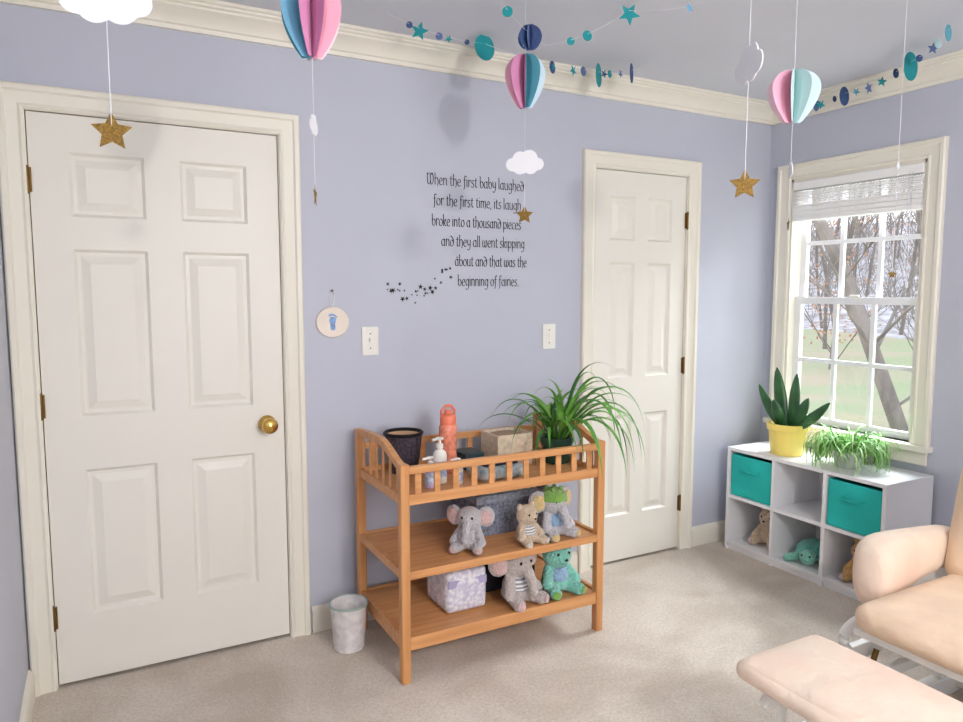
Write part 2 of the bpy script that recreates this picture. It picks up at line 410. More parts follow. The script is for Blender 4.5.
m=MB(); m.lathe([(.004,0),(.005,.01),(0,.012)],seg=10,X=Matrix.Translation((.838,0,1.405))@Matrix.Rotation(R(90),4,'X')); m.obj('nail',M['bronze'],parent=pq)

# quote lettering : broad-nib storybook hand built from strokes
def arc(cx,cy,rx,ry,a0,a1,n=14):
    return [(cx+rx*math.cos(R(a0+(a1-a0)*i/n)),cy+ry*math.sin(R(a0+(a1-a0)*i/n))) for i in range(n+1)]
def cr(P,n=5):
    if len(P)<3: return P
    Q=[P[0]]+P+[P[-1]]; o=[]
    for i in range(1,len(Q)-2):
        p0,p1,p2,p3=Q[i-1:i+3]
        for k in range(n):
            t=k/n
            o.append(tuple(.5*((2*p1[j])+(-p0[j]+p2[j])*t+(2*p0[j]-5*p1[j]+4*p2[j]-p3[j])*t*t+(-p0[j]+3*p1[j]-3*p2[j]+p3[j])*t**3) for j in (0,1)))
    o.append(P[-1]); return o
G={
'a':(.80,[arc(.37,.48,.33,.46,35,325),[(.68,1.0),(.68,.5),(.68,.12),(.80,.0)]]),
'b':(.78,[[(.0,1.60),(.11,1.54),(.11,.4)],arc(.44,.46,.33,.46,170,530)]),
'c':(.66,[arc(.42,.48,.36,.48,48,312)]),
'd':(.78,[arc(.4,.44,.35,.44,0,360),cr([(.75,.44),(.72,.9),(.44,1.25),(.12,1.40),(-.02,1.28)])]),
'e':(.70,[arc(.42,.48,.36,.48,60,318),[(.08,.5),(.66,.56),(.60,.9)]]),
'f':(.50,[cr([(.62,1.36),(.46,1.52),(.26,1.4),(.24,.8),(.24,.1),(.16,-.3),(.0,-.36)]),[(.0,.92),(.56,.94)]]),
'g':(.80,[arc(.4,.52,.33,.44,20,340),cr([(.82,1.0),(.72,.92),(.72,.3),(.66,-.3),(.36,-.50),(.06,-.36)])]),
'h':(.78,[[(.0,1.60),(.11,1.54),(.11,.0)],cr([(.11,.66),(.34,.96),(.6,.92),(.72,.6),(.70,.1),(.54,-.20)])]),
'i':(.22,[[(.02,.94),(.11,1.0),(.11,.0)],[(.07,1.28),(.15,1.34)]]),
'k':(.68,[[(.0,1.60),(.11,1.54),(.11,.0)],cr([(.11,.5),(.5,.95),(.6,.72),(.3,.5)]),cr([(.3,.5),(.5,.1),(.74,.0)])]),
'l':(.24,[[(.0,1.60),(.11,1.54),(.11,.12),(.22,.0)]]),
'm':(1.18,[[(.0,.9),(.11,1.0),(.11,.0)],cr([(.11,.68),(.32,.97),(.54,.9),(.6,.6),(.59,.0)]),cr([(.6,.68),(.8,.97),(1.02,.9),(1.08,.6),(1.06,.1),(.92,-.15)])]),
'n':(.78,[[(.0,.9),(.11,1.0),(.11,.0)],cr([(.11,.66),(.34,.97),(.6,.9),(.70,.6),(.69,.14),(.78,.0)])]),
'o':(.76,[arc(.4,.48,.36,.48,90,450)]),
'p':(.78,[[(.0,.92),(.11,1.0),(.11,-.52)],arc(.44,.48,.33,.46,170,-170)]),
'r':(.52,[[(.0,.9),(.11,1.0),(.11,.0)],cr([(.11,.62),(.3,.95),(.46,.98),(.56,.84)])]),
's':(.56,[cr([(.54,.84),(.36,.98),(.13,.88),(.12,.66),(.36,.48),(.54,.28),(.40,.02),(.18,.0),(.02,.14)])]),
't':(.52,[[(.0,.96),(.54,.98)],cr([(.26,1.3),(.22,.5),(.26,.1),(.40,.0),(.54,.12)])]),
'u':(.78,[cr([(.0,.94),(.11,.96),(.11,.4),(.2,.05),(.42,.02),(.68,.2)]),[(.69,1.0),(.69,.14),(.80,.0)]]),
'y':(.76,[cr([(.0,.94),(.11,.96),(.12,.5),(.3,.22),(.5,.26),(.70,.45)]),cr([(.71,1.0),(.71,.4),(.62,-.2),(.36,-.48),(.06,-.36)])]),
'w':(1.06,[cr([(.14,1.02),(.04,.7),(.08,.15),(.26,.0),(.46,.12),(.54,.4),(.54,.95)]),cr([(.54,.4),(.64,.08),(.80,.0),(.98,.2),(1.02,.6),(.9,1.02)])]),
'W':(1.34,[cr([(.30,1.60),(.1,1.45),(.04,1.0),(.08,.3),(.3,.0),(.52,.14),(.64,.5),(.64,1.2),(.54,1.55)]),cr([(.64,.5),(.76,.1),(.96,.0),(1.18,.3),(1.24,.9),(1.1,1.40),(.88,1.55),(.9,1.28)]),cr([(-.1,1.32),(.06,1.44),(.22,1.32)])]),
',':(.22,[[(.14,.1),(.04,-.24)]]),
'.':(.24,[[(.06,.02),(.20,.12)],[(.08,.10),(.18,.02)]]),
}
dec=thing('wall_lettering',(1.5,0,1.66),'black vinyl storybook quote on the wall with tiny stars','wall decal')
lines=[('When the first baby laughed',1.262,1.745,1.873),('for the first time, its laugh',1.290,1.730,1.787),('broke into a thousand pieces',1.282,1.730,1.700),
('and they all went skipping',1.327,1.750,1.615),('about and that was the',1.392,1.762,1.530),('beginning of fairies.',1.405,1.720,1.443)]
XH=.0310
for li,(txt,xa,xb,z) in enumerate(lines):
    m=MB(); x=0; segs=[]
    for ch in txt:
        if ch==' ': x+=.44; continue
        w,st=G[ch]
        for s_ in st: segs.append([(x+px,py) for px,py in s_])
        x+=w+.16
    kx=(xb-xa)/x; nb=(.0044*math.cos(R(28)),.0044*math.sin(R(28))); eps=0
    for s_ in segs:
        P=[(xa+px*kx,z-.017+py*XH) for px,py in s_]
        for i in range(len(P)-1):
            (ax,az),(bx,bz)=P[i],P[i+1]
            dl=math.hypot(bx-ax,bz-az)
            if dl<1e-7: continue
            eps=(eps+1)%7; yy=-.0008-eps*.00004
            q=[(ax-nb[0]*.5,az-nb[1]*.5),(bx-nb[0]*.5,bz-nb[1]*.5),(bx+nb[0]*.5,bz+nb[1]*.5),(ax+nb[0]*.5,az+nb[1]*.5)]
            ar=abs((bx-ax)*nb[1]-(bz-az)*nb[0])
            if ar>1e-9: m.poly([(a_,yy,c_) for a_,c_ in q])
            nx,nz=-(bz-az)/dl*.0012,(bx-ax)/dl*.0012
            m.poly([(ax-nx,yy-.0003,az-nz),(bx-nx,yy-.0003,bz-nz),(bx+nx,yy-.0003,bz+nz),(ax+nx,yy-.0003,az+nz)])
    m.obj('lettering',M['black'],parent=dec,smooth=False)
def starpts(cx,cz,r,inner=.42,n=5,rot=0):
    return [(cx+(r if i%2==0 else r*inner)*math.sin(rot+i*math.pi/n),cz+(r if i%2==0 else r*inner)*math.cos(rot+i*math.pi/n)) for i in range(2*n)]
random.seed(23)
for i in range(32):
    t=i/31
    cx=1.385-.31*t+random.uniform(-.02,.02); cz=1.52-.14*math.sin(min(1,t*1.4)*math.pi/2)+.14*max(0,t-.62)+random.uniform(-.034,.034)
    m=MB(); m.prism(starpts(cx,cz,random.choice([.005,.006,.008,.010,.013]),.38,5,random.uniform(0,1)),lambda x,z,d:(x,d,z),-.0018,-.0006)
    m.obj('star_decal',M['black'],parent=dec,smooth=False)

# ---------------------------------------------------------------- changing table
TX0,TX1,TYF,TYB=.903,1.793,-.562,-.06
ct=thing('changing_table',((TX0+TX1)/2,(TYF+TYB)/2,0),'honey wood baby changing table with two open shelves','changing table')
LW=.034
for x,y,h in ((TX0,TYF,.80),(TX1-LW,TYF,.80),(TX0,TYB-LW,.845),(TX1-LW,TYB-LW,.845)):
    m=MB(); m.box(x,x+LW,y,y+LW,0,h); m.obj('leg',M['woodv'],parent=ct,bevel=.004)
def shelf(z,th,lip):
    m=MB(); m.box(TX0+LW*.6,TX1-LW*.6,TYF+.012,TYB-.006,z-.015,z)
    m.box(TX0+LW,TX1-LW,TYF+.004,TYF+.022,z-th,z+lip); m.box(TX0+LW,TX1-LW,TYB-.022,TYB-.004,z-th,z+lip)
    m.box(TX0+.006,TX0+.024,TYF+LW,TYB-LW,z-th,z+lip+.004); m.box(TX1-.024,TX1-.006,TYF+LW,TYB-LW,z-th,z+lip+.004)
    m.obj('shelf',M['wood'],parent=ct,bevel=.002)
shelf(.408,.026,.004); shelf(.165,.045,.004)
m=MB(); m.box(TX0+.01,TX1-.01,TYF+.012,TYB-.01,.655,.67); m.obj('table_top',M['wood'],parent=ct,bevel=.002)
def rail(y0,y1,zt,n):
    m=MB(); m.box(TX0+LW,TX1-LW,y0,y1,.652,.690); m.box(TX0+LW,TX1-LW,y0-.002,y1+.002,zt-.026,zt)
    for i in range(n):
        xc=TX0+LW+(TX1-TX0-2*LW)*(i+.5)/n; m.box(xc-.012,xc+.012,y0+.005,y1-.005,.685,zt-.024)
    m.obj('guard_rail',M['wood'],parent=ct,bevel=.002)
rail(TYF+.006,TYF+.026,.79,11); rail(TYB-.028,TYB-.008,.79,11)
def topz(y):
    t=(y-TYF)/(TYB-TYF)
    s=max(0,min(1,(t-.02)/.45)); s=s*s*(3-2*s)
    return .797+.05*s+.012*math.sin(math.pi*t)
for x0 in (TX0+.006,TX1-.028):
    m=MB(); N_=16; ys=[TYF+.002+(TYB-TYF-.004)*i/N_ for i in range(N_+1)]
    m.prism([(y,topz(y)) for y in ys]+[(y,topz(y)-.028) for y in ys[::-1]],lambda y,z,d:(d,y,z),x0-.002,x0+.022)
    m.box(x0+.002,x0+.018,TYF+LW,TYB-LW,.652,.688)
    for i in range(6):
        yc=TYF+LW+(TYB-TYF-2*LW)*(i+.5)/6; m.box(x0+.008,x0+.013,yc-.010,yc+.010,.685,topz(yc)-.02)
    m.obj('end_panel',M['wood'],parent=ct,bevel=.0015)

ZT=.6705
wb=thing('waste_basket',(1.075,-.165,ZT),'dark woven basket with tan interior','basket')
M['wicker']=mat('dark_wicker',(66,60,70),rough=.7,var=.5,scale=90,bump=.8,bscale=120,dist=.004)
m=MB(); m.lathe([(.055,0),(.062,.04),(.07,.10),(.077,.158),(.072,.158),(.064,.09),(.05,.01),(0,.01)],(1.075,-.165,ZT),seg=36); m.obj('basket_body',M['wicker'],parent=wb)
m=MB()
m.lathe([(.076,.152),(.081,.156),(.082,.164),(.077,.168),(.071,.163),(.072,.154)],(1.075,-.165,ZT),seg=36,cap=False); m.obj('basket_rim',M['black'],parent=wb)
m=MB(); m.lathe([(.05,.012),(.063,.09),(.0705,.155),(.0695,.155),(.06,.09),(.046,.02),(0,.02)],(1.075,-.165,ZT),seg=36); m.obj('basket_lining',mat('tan_lining',(205,168,130)),parent=wb)
wbz=thing('water_bottle',(1.235,-.25,ZT),'coral orange water bottle with looped flip lid','water bottle')
M['coral']=mat('coral_plastic',(238,128,98),rough=.3,var=.03); M['coral2']=mat('coral_clear',(236,144,118),rough=.2,var=.25,scale=40)
c=(1.235,-.25,ZT)
m=MB(); m.lathe([(.034,0),(.037,.005),(.037,.06),(.034,.09),(.034,.13),(.037,.15),(.037,.185),(.030,.20),(0,.20)],c); m.obj('bottle_body',M['coral2'],parent=wbz)
m=MB(); m.lathe([(.033,.196),(.033,.225),(.028,.235),(.016,.24),(.014,.255),(0,.257)],c); m.obj('bottle_cap',M['coral'],parent=wbz)
m=MB(); m.tube([(c[0]-.028,c[1],ZT+.225),(c[0]-.03,c[1],ZT+.25),(c[0]-.012,c[1],ZT+.272),(c[0]+.012,c[1],ZT+.272),(c[0]+.03,c[1],ZT+.25),(c[0]+.028,c[1],ZT+.225)],.006,seg=10); m.obj('carry_loop',M['coral'],parent=wbz)
def pump(x,y,h,r,col,lab,caps):
    t=thing('lotion_bottle',(x,y,ZT),lab,'bottle'); c=(x,y,ZT)
    m=MB(); m.lathe([(r*.9,0),(r,.004),(r,h*.6),(r*.85,h*.68),(r*.4,h*.74),(r*.4,h*.78),(0,h*.78)],c,seg=22); m.obj('bottle_body',col,parent=t)
    m=MB(); m.lathe([(r*.5,h*.77),(r*.5,h*.86),(r*.2,h*.88),(r*.2,h*.96),(r*.55,h*.965),(r*.55,h),(0,h)],c,seg=16); m.tube([(x,y,ZT+h*.98),(x-.035,y-.01,ZT+h*.97)],.005); m.obj('pump_head',caps,parent=t)
    m=MB(); m.lathe([(r*1.01,h*.15),(r*1.01,h*.5)],c,seg=22,cap=False); m.obj('bottle_label',mat('bottle_label',(190,204,232),var=.3,scale=60),parent=t)
M['lav']=mat('lavender_plastic',(200,184,222),rough=.35); 
pump(1.135,-.385,.175,.027,M['plastic'],'white pump bottle of baby lotion',M['plastic'])
pump(1.075,-.43,.115,.022,M['lav'],'small lavender pump bottle',M['plastic'])
pump(1.185,-.44,.10,.02,M['plastic'],'short white bottle behind the front rail',M['plastic'])
cb=thing('storage_box',(1.525,-.225,ZT),'cream woven open storage box','box')
M['cream']=mat('cream_rope',(222,204,178),rough=.85,bump=.6,bscale=150,var=.12,scale=60)
def openbox(name,par,x0,x1,y0,y1,z0,z1,t,mm,flare=0,bevel=.003):
    m=MB(); 
    m.box(x0,x1,y0,y1,z0,z0+t); 
    m.box(x0,x0+t,y0,y1,z0+t,z1); m.box(x1-t,x1,y0,y1,z0+t,z1); m.box(x0+t,x1-t,y0,y0+t,z0+t,z1); m.box(x0+t,x1-t,y1-t,y1,z0+t,z1)
    return m.obj(name,mm,parent=par,bevel=bevel)
openbox('box_body',cb,1.44,1.61,-.30,-.15,ZT,ZT+.135,.007,M['cream'])
m=MB(); m.rbox((1.525,-.225,ZT+.07),(.074,.064,.055),.02,puff=(0,0,.01),n=8); m.obj('cloth_filling',mat('tan_cloth',(168,140,116),rough=.9,bump=.5,bscale=30),parent=cb)
M['pad']=mat('patterned_cloth',(210,214,218),rough=.9,col2=(130,156,160),scale=35)
m=MB(); m.rbox((1.37,-.40,ZT+.025),(.10,.07,.025),.018,n=8); m.obj('folded_cloth',M['pad'],label='folded patterned cloth on the changing surface',category='cloth',origin=(1.37,-.40,ZT))
m=MB(); m.rbox((1.345,-.22,ZT+.035),(.045,.06,.035),.006,n=6); m.obj('wipes_box',mat('dark_teal_plastic',(44,66,72),rough=.4),label='dark teal wipes box',category='box',origin=(1.345,-.22,ZT))
m=MB(); m.rbox((1.375,-.40,ZT+.0615),(.075,.045,.011),.005,n=6); m.obj('book',mat('navy_cover',(50,48,66),rough=.5),label='dark covered small book on folded cloth',category='book',origin=(1.375,-.40,ZT+.05))

# ---------------------------------------------------------------- plants
M['leafg']=mat('spider_leaf',(118,172,72),rough=.45,col2=(66,132,46),scale=7,spec=.4)
M['leafd']=mat('spider_leaf_dark',(60,116,50),rough=.45,var=.2,scale=7,spec=.4)
def leaf(m,base,az,elev,L,w,droop,n=11,mi=0,curl=0,lo=None):
    p=Vector(base); d=Vector((math.cos(az)*math.cos(elev),math.sin(az)*math.cos(elev),math.sin(elev)))
    side=Vector((-math.sin(az),math.cos(az),0)); prev=None
    for i in range(n+1):
        t=i/n; ww=w*(math.sin(math.pi*min(1,(t*.9+.12)))**.6)*(1-t**4)+.0006
        nrm=side.cross(d).normalized()
        row=[m.bm.verts.new(p-side*ww+nrm*ww*.5),m.bm.verts.new(p),m.bm.verts.new(p+side*ww+nrm*ww*.5)]
        if prev:
            for k in range(2): m.bm.faces.new([prev[k],prev[k+1],row[k+1],row[k]]).material_index=mi
        prev=row
        p=p+d*(L/n)
        if lo is not None and p.z<lo: p.z=lo+random.uniform(0,.003)
        if p.y>-.012: p.y=-.012
        d=(d+Vector((0,0,-1))*droop/n*(0.4+1.6*t)+side*curl/n).normalized()
PX,PY=1.72,-.32
sp=thing('spider_plant',(PX,PY,ZT),'large arching spider plant in dark green pot on table','potted plant')
c=(PX,PY,ZT)
m=MB(); m.lathe([(.05,0),(.055,.01),(.068,.08),(.073,.09),(.075,.112),(.070,.114),(.064,.1),(0,.095)],c,seg=32); m.obj('pot',mat('dark_green_glaze',(34,74,62),rough=.25,spec=.5),parent=sp)
m=MB(); m.lathe([(.064,.10),(.04,.108),(0,.11)],c,seg=20,cap=False); m.obj('soil',mat('soil',(50,38,30),rough=1,bump=.8),parent=sp)
m=MB(); random.seed(11)
for i in range(48):
    az=random.uniform(0,6.283); el=R(random.uniform(46,86)); L=random.uniform(.30,.52)
    if math.sin(az)>.3: L*=.7; el=max(el,R(70))
    if math.cos(az)<-.3: L*=.8
    leaf(m,(c[0]+.03*math.cos(az),c[1]+.03*math.sin(az),ZT+.10),az,el,L,random.uniform(.0065,.0105),random.uniform(1.6,4.2),mi=i%3==0 and 1 or 0,curl=random.uniform(-.9,.9),n=16)
for az,el,L in ((R(-60),66,.56),(R(-20),60,.6),(R(-100),58,.5),(R(-40),72,.62),(R(-75),55,.5),(R(10),66,.58),(R(0),76,.6),(R(-30),52,.5),(R(-85),70,.56),(R(-50),60,.58),(R(-8),52,.56)):
    leaf(m,(c[0]+.03*math.cos(az),c[1]+.03*math.sin(az),ZT+.10),az,R(el),L,.0115,4.6,n=18,curl=random.uniform(-.4,.4))
m.obj('foliage',[M['leafg'],M['leafd']],parent=sp,ang=80)

# ---------------------------------------------------------------- plush toys
def apply_mesh(me,mods):
    o=bpy.data.objects.new('tmp',me); COL.objects.link(o)
    for t,kw in mods:
        md=o.modifiers.new(t,t)
        for k,v in kw.items(): setattr(md,k,v)
    bpy.context.view_layer.update()
    r=bpy.data.meshes.new_from_object(o.evaluated_get(bpy.context.evaluated_depsgraph_get())); bpy.data.objects.remove(o); bpy.data.meshes.remove(me)
    return r
def blob(name,build,mm,parent,voxel=.02,sm=4):
    b=MB(); build(b); me=bpy.data.meshes.new(name); b.bm.to_mesh(me); b.bm.free()
    me=apply_mesh(me,[('REMESH',dict(mode='VOXEL',voxel_size=voxel)),('SMOOTH',dict(iterations=sm,factor=.5))])
    me.name=name; me.materials.clear(); me.materials.append(mm)
    for p in me.polygons: p.use_smooth=True
    ob=bpy.data.objects.new(name,me); COL.objects.link(ob); ob.parent=parent; return ob
def cap(b,p0,p1,r0,r1):
    n=5
    for i in range(n+1):
        t=i/n; p=Vector(p0).lerp(Vector(p1),t); r=r0+(r1-r0)*t; b.ell(p,(r,r,r),seg=14)
def fur(name,c,**k): return mat(name,c,rough=1,bump=.7,bscale=25,dist=.03,sheen=.4,spec=.05,var=.07,scale=6,**k)
M['fgrey']=fur('grey_plush',(204,200,204)); M['fgrey2']=fur('stone_plush',(204,192,186)); M['fpink']=fur('pink_plush',(226,192,188)); M['fteal']=fur('mint_plush',(136,208,190))
M['fbeige']=fur('beige_plush',(222,198,170)); M['fgreen']=fur('leaf_green_plush',(136,186,88)); M['fyel']=fur('yellow_plush',(228,200,140)); M['fcream']=fur('cream_plush',(232,220,204)); M['fblue']=fur('blue_plush',(150,180,210))
M['eye']=mat('black_eye',(14,12,14),rough=.15,spec=.6)
M['ftan']=fur('spotted_plush',(222,176,110))
def stripes(name,c1,c2,s):
    m=bpy.data.materials.new(name); m.use_nodes=True; N=m.node_tree.nodes; L=m.node_tree.links; b=N['Principled BSDF']; b.inputs['Roughness'].default_value=.95
    tc=N.new('ShaderNodeTexCoord'); w=N.new('ShaderNodeTexWave'); w.bands_direction='Z'; w.inputs['Scale'].default_value=s; w.inputs['Distortion'].default_value=.4
    rp=N.new('ShaderNodeValToRGB'); rp.color_ramp.elements[0].color=(*lin(c1),1); rp.color_ramp.elements[1].color=(*lin(c2),1); rp.color_ramp.elements[0].position=.45; rp.color_ramp.elements[1].position=.55
    L.new(tc.outputs['Object'],w.inputs['Vector']); L.new(w.outputs['Fac'],rp.inputs['Fac']); L.new(rp.outputs['Color'],b.inputs['Base Color']); return m
M['stripe']=stripes('grey_white_stripes',(150,148,156),(230,228,226),5)
def plush(loc,h,rz,kind,body,accent,lab,belly=None,hat=None,name=None,feet=None):
    r=thing(name or ('plush_'+kind),loc,lab,'stuffed toy',rz=rz,scale=h)
    el=kind=='elephant'
    def bd(b):
        b.ell((0,0,.27),(.25,.22,.27)); b.ell((0,-.02,.17),(.29,.25,.17)); b.ell((0,-.04,.69),(.275,.25,.255))
        for s in (-1,1):
            cap(b,(s*.18,-.05,.46),(s*.31,-.2,.22),.085,.095); cap(b,(s*.14,-.1,.125),(s*.25,-.38,.12),.125,.115)
            if el: b.ell((s*.35,.03,.72),(.2,.06,.23),rot=(0,0,s*.35))
            elif kind=='giraffe': b.ell((s*.2,.0,.92),(.09,.035,.05)); cap(b,(s*.08,0,.88),(s*.09,0,1.02),.025,.035)
            else: b.ell((s*.19,0,.9),(.095,.05,.095))
        if el:
            pr=[(0,-.22,.67),(0,-.34,.58),(0,-.40,.48),(0,-.42,.38),(0,-.47,.31)]; rr=[.11,.095,.08,.07,.068]
            for i in range(4): cap(b,pr[i],pr[i+1],rr[i],rr[i+1])
        else: b.ell((0,-.25,.64),(.12,.1,.09))
    blob('plush_body',bd,body,r)
    for s in (-1,1):
        m=MB(); m.ell((s*.11,-.262 if el else -.25,.75),(.026,.02,.028),seg=10); m.obj('eye',M['eye'],parent=r,local=True)
        m=MB()
        if el: m.ell((s*.37,-.032,.71),(.14,.03,.165),rot=(0,0,s*.35),seg=14)
        elif kind!='giraffe': m.ell((s*.195,-.04,.9),(.058,.025,.058),seg=12)
        else: m.ell((s*.09,0,1.04),(.045,.045,.045),seg=12)
        m.obj('horn_knob' if kind=='giraffe' else 'inner_ear',accent,parent=r,local=True)
        m=MB(); m.ell((s*.285,-.482,.12),(.075,.025,.075),rot=(0,0,s*.4),seg=12); m.obj('paw_sole',accent,parent=r,local=True)
    if not el:
        m=MB(); m.ell((0,-.345,.665),(.035,.02,.025),seg=10); m.obj('nose',M['eye'],parent=r,local=True)
    if belly:
        m=MB(); m.ell((0,-.045,.28),(.22,.2,.24),seg=20); m.obj('tummy',belly,parent=r,local=True)
    if hat:
        m=MB()
        m.lathe([(.275,-.02),(.28,.02),(.25,.10),(.2,.16),(.1,.21),(0,.225)],(0,-.03,.76),seg=24,cap=False)
        m.obj('cap',hat,parent=r,local=True)
        for a in range(4):
            m=MB(); m.ell((.14*math.cos(a*1.57+.8),-.03+.14*math.sin(a*1.57+.8),.95),(.05,.05,.07),seg=10); m.obj('cap_spike',hat,parent=r,local=True)
    return r
ZM=.4085; ZB=.1655
plush((1.235,-.44,ZM),.18,R(-40),'elephant',M['fgrey'],M['fpink'],'grey plush elephant with pink inner ears on shelf')
plush((1.462,-.485,ZM),.165,R(10),'bear',M['fbeige'],M['fcream'],'small beige plush bear in striped top',belly=M['stripe'])
plush((1.605,-.46,ZM),.205,R(5),'elephant',M['fgrey'],M['fyel'],'grey plush elephant with green cap and yellow ears',hat=M['fgreen'],belly=M['fblue'])
plush((1.432,-.46,ZB),.235,R(10),'elephant',M['fgrey2'],M['fpink'],'large taupe plush elephant with striped tummy',belly=M['stripe'])
plush((1.630,-.45,ZB),.23,R(0),'bear',M['fteal'],M['fgreen'],'mint green plush bear with paler feet',belly=M['fblue'])
fb=thing('fabric_bin',(1.50,-.22,ZM),'grey woven fabric bin filled with cloths','storage bin')
M['fgq']=mat('grey_woven',(124,130,146),rough=.95,bump=.8,bscale=110,var=.35,scale=90,dist=.004)
M['fgc']=mat('grey_knit_cuff',(148,154,168),rough=.95,bump=.6,bscale=90,var=.25,scale=70)
openbox('bin_body',fb,1.315,1.655,-.35,-.10,ZM,ZM+.165,.012,M['fgq'])
openbox('bin_cuff',fb,1.311,1.659,-.354,-.096,ZM+.135,ZM+.170,.006,M['fgc'],bevel=.002)
m=MB(); m.rbox((1.485,-.225,ZM+.14),(.14,.1,.035),.02,puff=(0,0,.015),n=8); m.obj('folded_cloths',M['pad'],parent=fb)
dp=thing('diaper_pack',(1.215,-.36,ZB),'soft plastic pack of diapers with lavender print','diaper pack')
M['pack']=mat('pack_film',(236,236,242),rough=.3,col2=(196,194,214),scale=60,bump=.5,bscale=14,dist=.010,detail=1)
m=MB(); m.rbox((1.215,-.36,ZB+.086),(.086,.10,.083),.018,puff=(.006,.006,.003),n=12); m.obj('pack_body',M['pack'],parent=dp)
m=MB(); m.box(1.132,1.298,-.4635,-.458,ZB+.105,ZB+.135); m.obj('pack_band',mat('lavender_print',(176,168,204)),parent=dp,bevel=.002)
bb=thing('storage_bin',(1.40,-.24,ZB),'black fabric box behind plush toys','box')
openbox('bin_body',bb,1.325,1.60,-.34,-.12,ZB,ZB+.16,.01,mat('black_fabric',(44,42,50),rough=.9))
m=MB(); m.rbox((1.4625,-.23,ZB+.12),(.125,.095,.03),.015,n=6); m.obj('bin_filling',M['pad'],parent=bb)

tb=thing('waste_bin',(.822,-.20,0),'small pale patterned waste bin on carpet','waste bin')
M['floral']=mat('floral_print',(234,230,228),rough=.5,col2=(212,206,208),scale=34)
m=MB(); m.lathe([(.056,0),(.06,.004),(.071,.17),(.075,.18),(.072,.183),(.067,.175),(.056,.01),(0,.01)],(.822,-.20,.001),seg=36); m.obj('bin_body',M['floral'],parent=tb)
m=MB(); m.lathe([(.073,.176),(.077,.178),(.077,.184),(.073,.186),(.070,.182)],(.822,-.20,.001),seg=36,cap=False); m.obj('bin_rim',mat('green_edge',(160,180,170),rough=.5),parent=tb)

# ---------------------------------------------------------------- cubby shelf
CX0,CX1,CY0,CY1,CH=2.985,3.335,-.995,-.105,.565
cs=thing('cube_shelf',((CX0+CX1)/2,(CY0+CY1)/2,0),'white six-cube storage shelf under the window','shelf')
t=.018; cw=(CY1-CY0-4*t)/3
m=MB(); m.box(CX0,CX1,CY0,CY1,CH-t,CH)
m.obj('shelf_top',M['white'],parent=cs,bevel=.0015)
m=MB()
for k in range(4):
    y=CY0+k*(cw+t); m.box(CX0+.001,CX1,y,y+t,0,CH-t)
m.box(CX0+.002,CX1,CY0+t,CY1-t,.03,.03+t); m.box(CX0+.002,CX1,CY0+t,CY1-t,.288,.288+t)
m.box(CX0+.012,CX0+.02,CY0+t,CY1-t,0,.03); m.box(CX1-.006,CX1-.001,CY0+t,CY1-t,.04,CH-t)
m.obj('shelf_body',M['white'],parent=cs,smooth=False)
def bin_(col):
    y0=CY0+t+col*(cw+t)+.006; y1=y0+cw-.012; z0=.308; z1=z0+.222
    r=thing('fabric_bin',((CX0+CX1)/2,(y0+y1)/2,z0),'teal fabric cube bin with pull handle in shelf','storage bin',group='teal cube bins')
    openbox('bin_body',r,CX0+.008,CX1-.02,y0,y1,z0,z1,.006,M['teal'])
    yc=(y0+y1)/2; m=MB(); m.tube([(CX0+.006,yc-.05,z0+.15),(CX0-.012,yc-.04,z0+.148),(CX0-.014,yc,z0+.146),(CX0-.012,yc+.04,z0+.148),(CX0+.006,yc+.05,z0+.15)],.010,flat=.003,seg=8); 
    m.obj('pull_handle',M['teal'],parent=r)
bin_(2); bin_(0)
zc=.0485
plush((CX0+.15,CY0+t+2*(cw+t)+cw*.42,zc),.21,R(-80),'bear',M['fbeige'],M['fpink'],'beige plush bear in open cubby')
plush((CX0+.13,CY0+t+0*(cw+t)+cw*.55,zc),.2,R(-80),'giraffe',M['ftan'],M['fpink'],'tan plush giraffe in open cubby')
def lying(loc,rz):
    r=thing('plush_turtle',loc,'floppy mint plush turtle lying in open cubby','stuffed toy',rz=rz,scale=.24)
    def bd(b):
        b.ell((0,0,.22),(.36,.32,.2)); b.ell((0,-.42,.2),(.17,.18,.16))
        for sx in (-1,1):
            cap(b,(sx*.25,-.25,.12),(sx*.42,-.42,.085),.1,.08); cap(b,(sx*.25,.2,.12),(sx*.40,.36,.085),.1,.08)
    blob('plush_body',bd,M['fteal'],r)
    for sx in (-1,1):
        m=MB(); m.ell((sx*.08,-.57,.26),(.022,.018,.022),seg=10); m.obj('eye',M['eye'],parent=r,local=True)
    m=MB(); m.lathe([(.37,.18),(.36,.27),(.27,.38),(.14,.44),(0,.455)],seg=24,cap=False); m.obj('plush_shell',fur('teal_shell',(100,186,170)),parent=r,local=True)
lying((CX0+.15,CY0+t+(cw+t)+cw*.5,zc),R(-70))
yp=thing('paddle_plant',(3.12,-.375,CH),'dark upright thick-leaved plant in yellow pot','potted plant')
c=(3.12,-.375,CH+.0005)
m=MB(); m.lathe([(.078,0),(.082,.006),(.093,.125),(.101,.129),(.103,.160),(.097,.162),(.092,.14),(0,.135)],c,seg=36); m.obj('pot',mat('yellow_glaze',(252,228,124),rough=.3,var=.02),parent=yp)
m=MB(); m.lathe([(.093,.141),(.05,.147),(0,.148)],c,cap=False); m.obj('soil',mat('soil2',(60,45,34),rough=1,bump=.8),parent=yp)
m=MB()
M['paddle']=mat('dark_paddle_leaf',(30,76,42),rough=.35,spec=.5,col2=(52,106,56),scale=10)
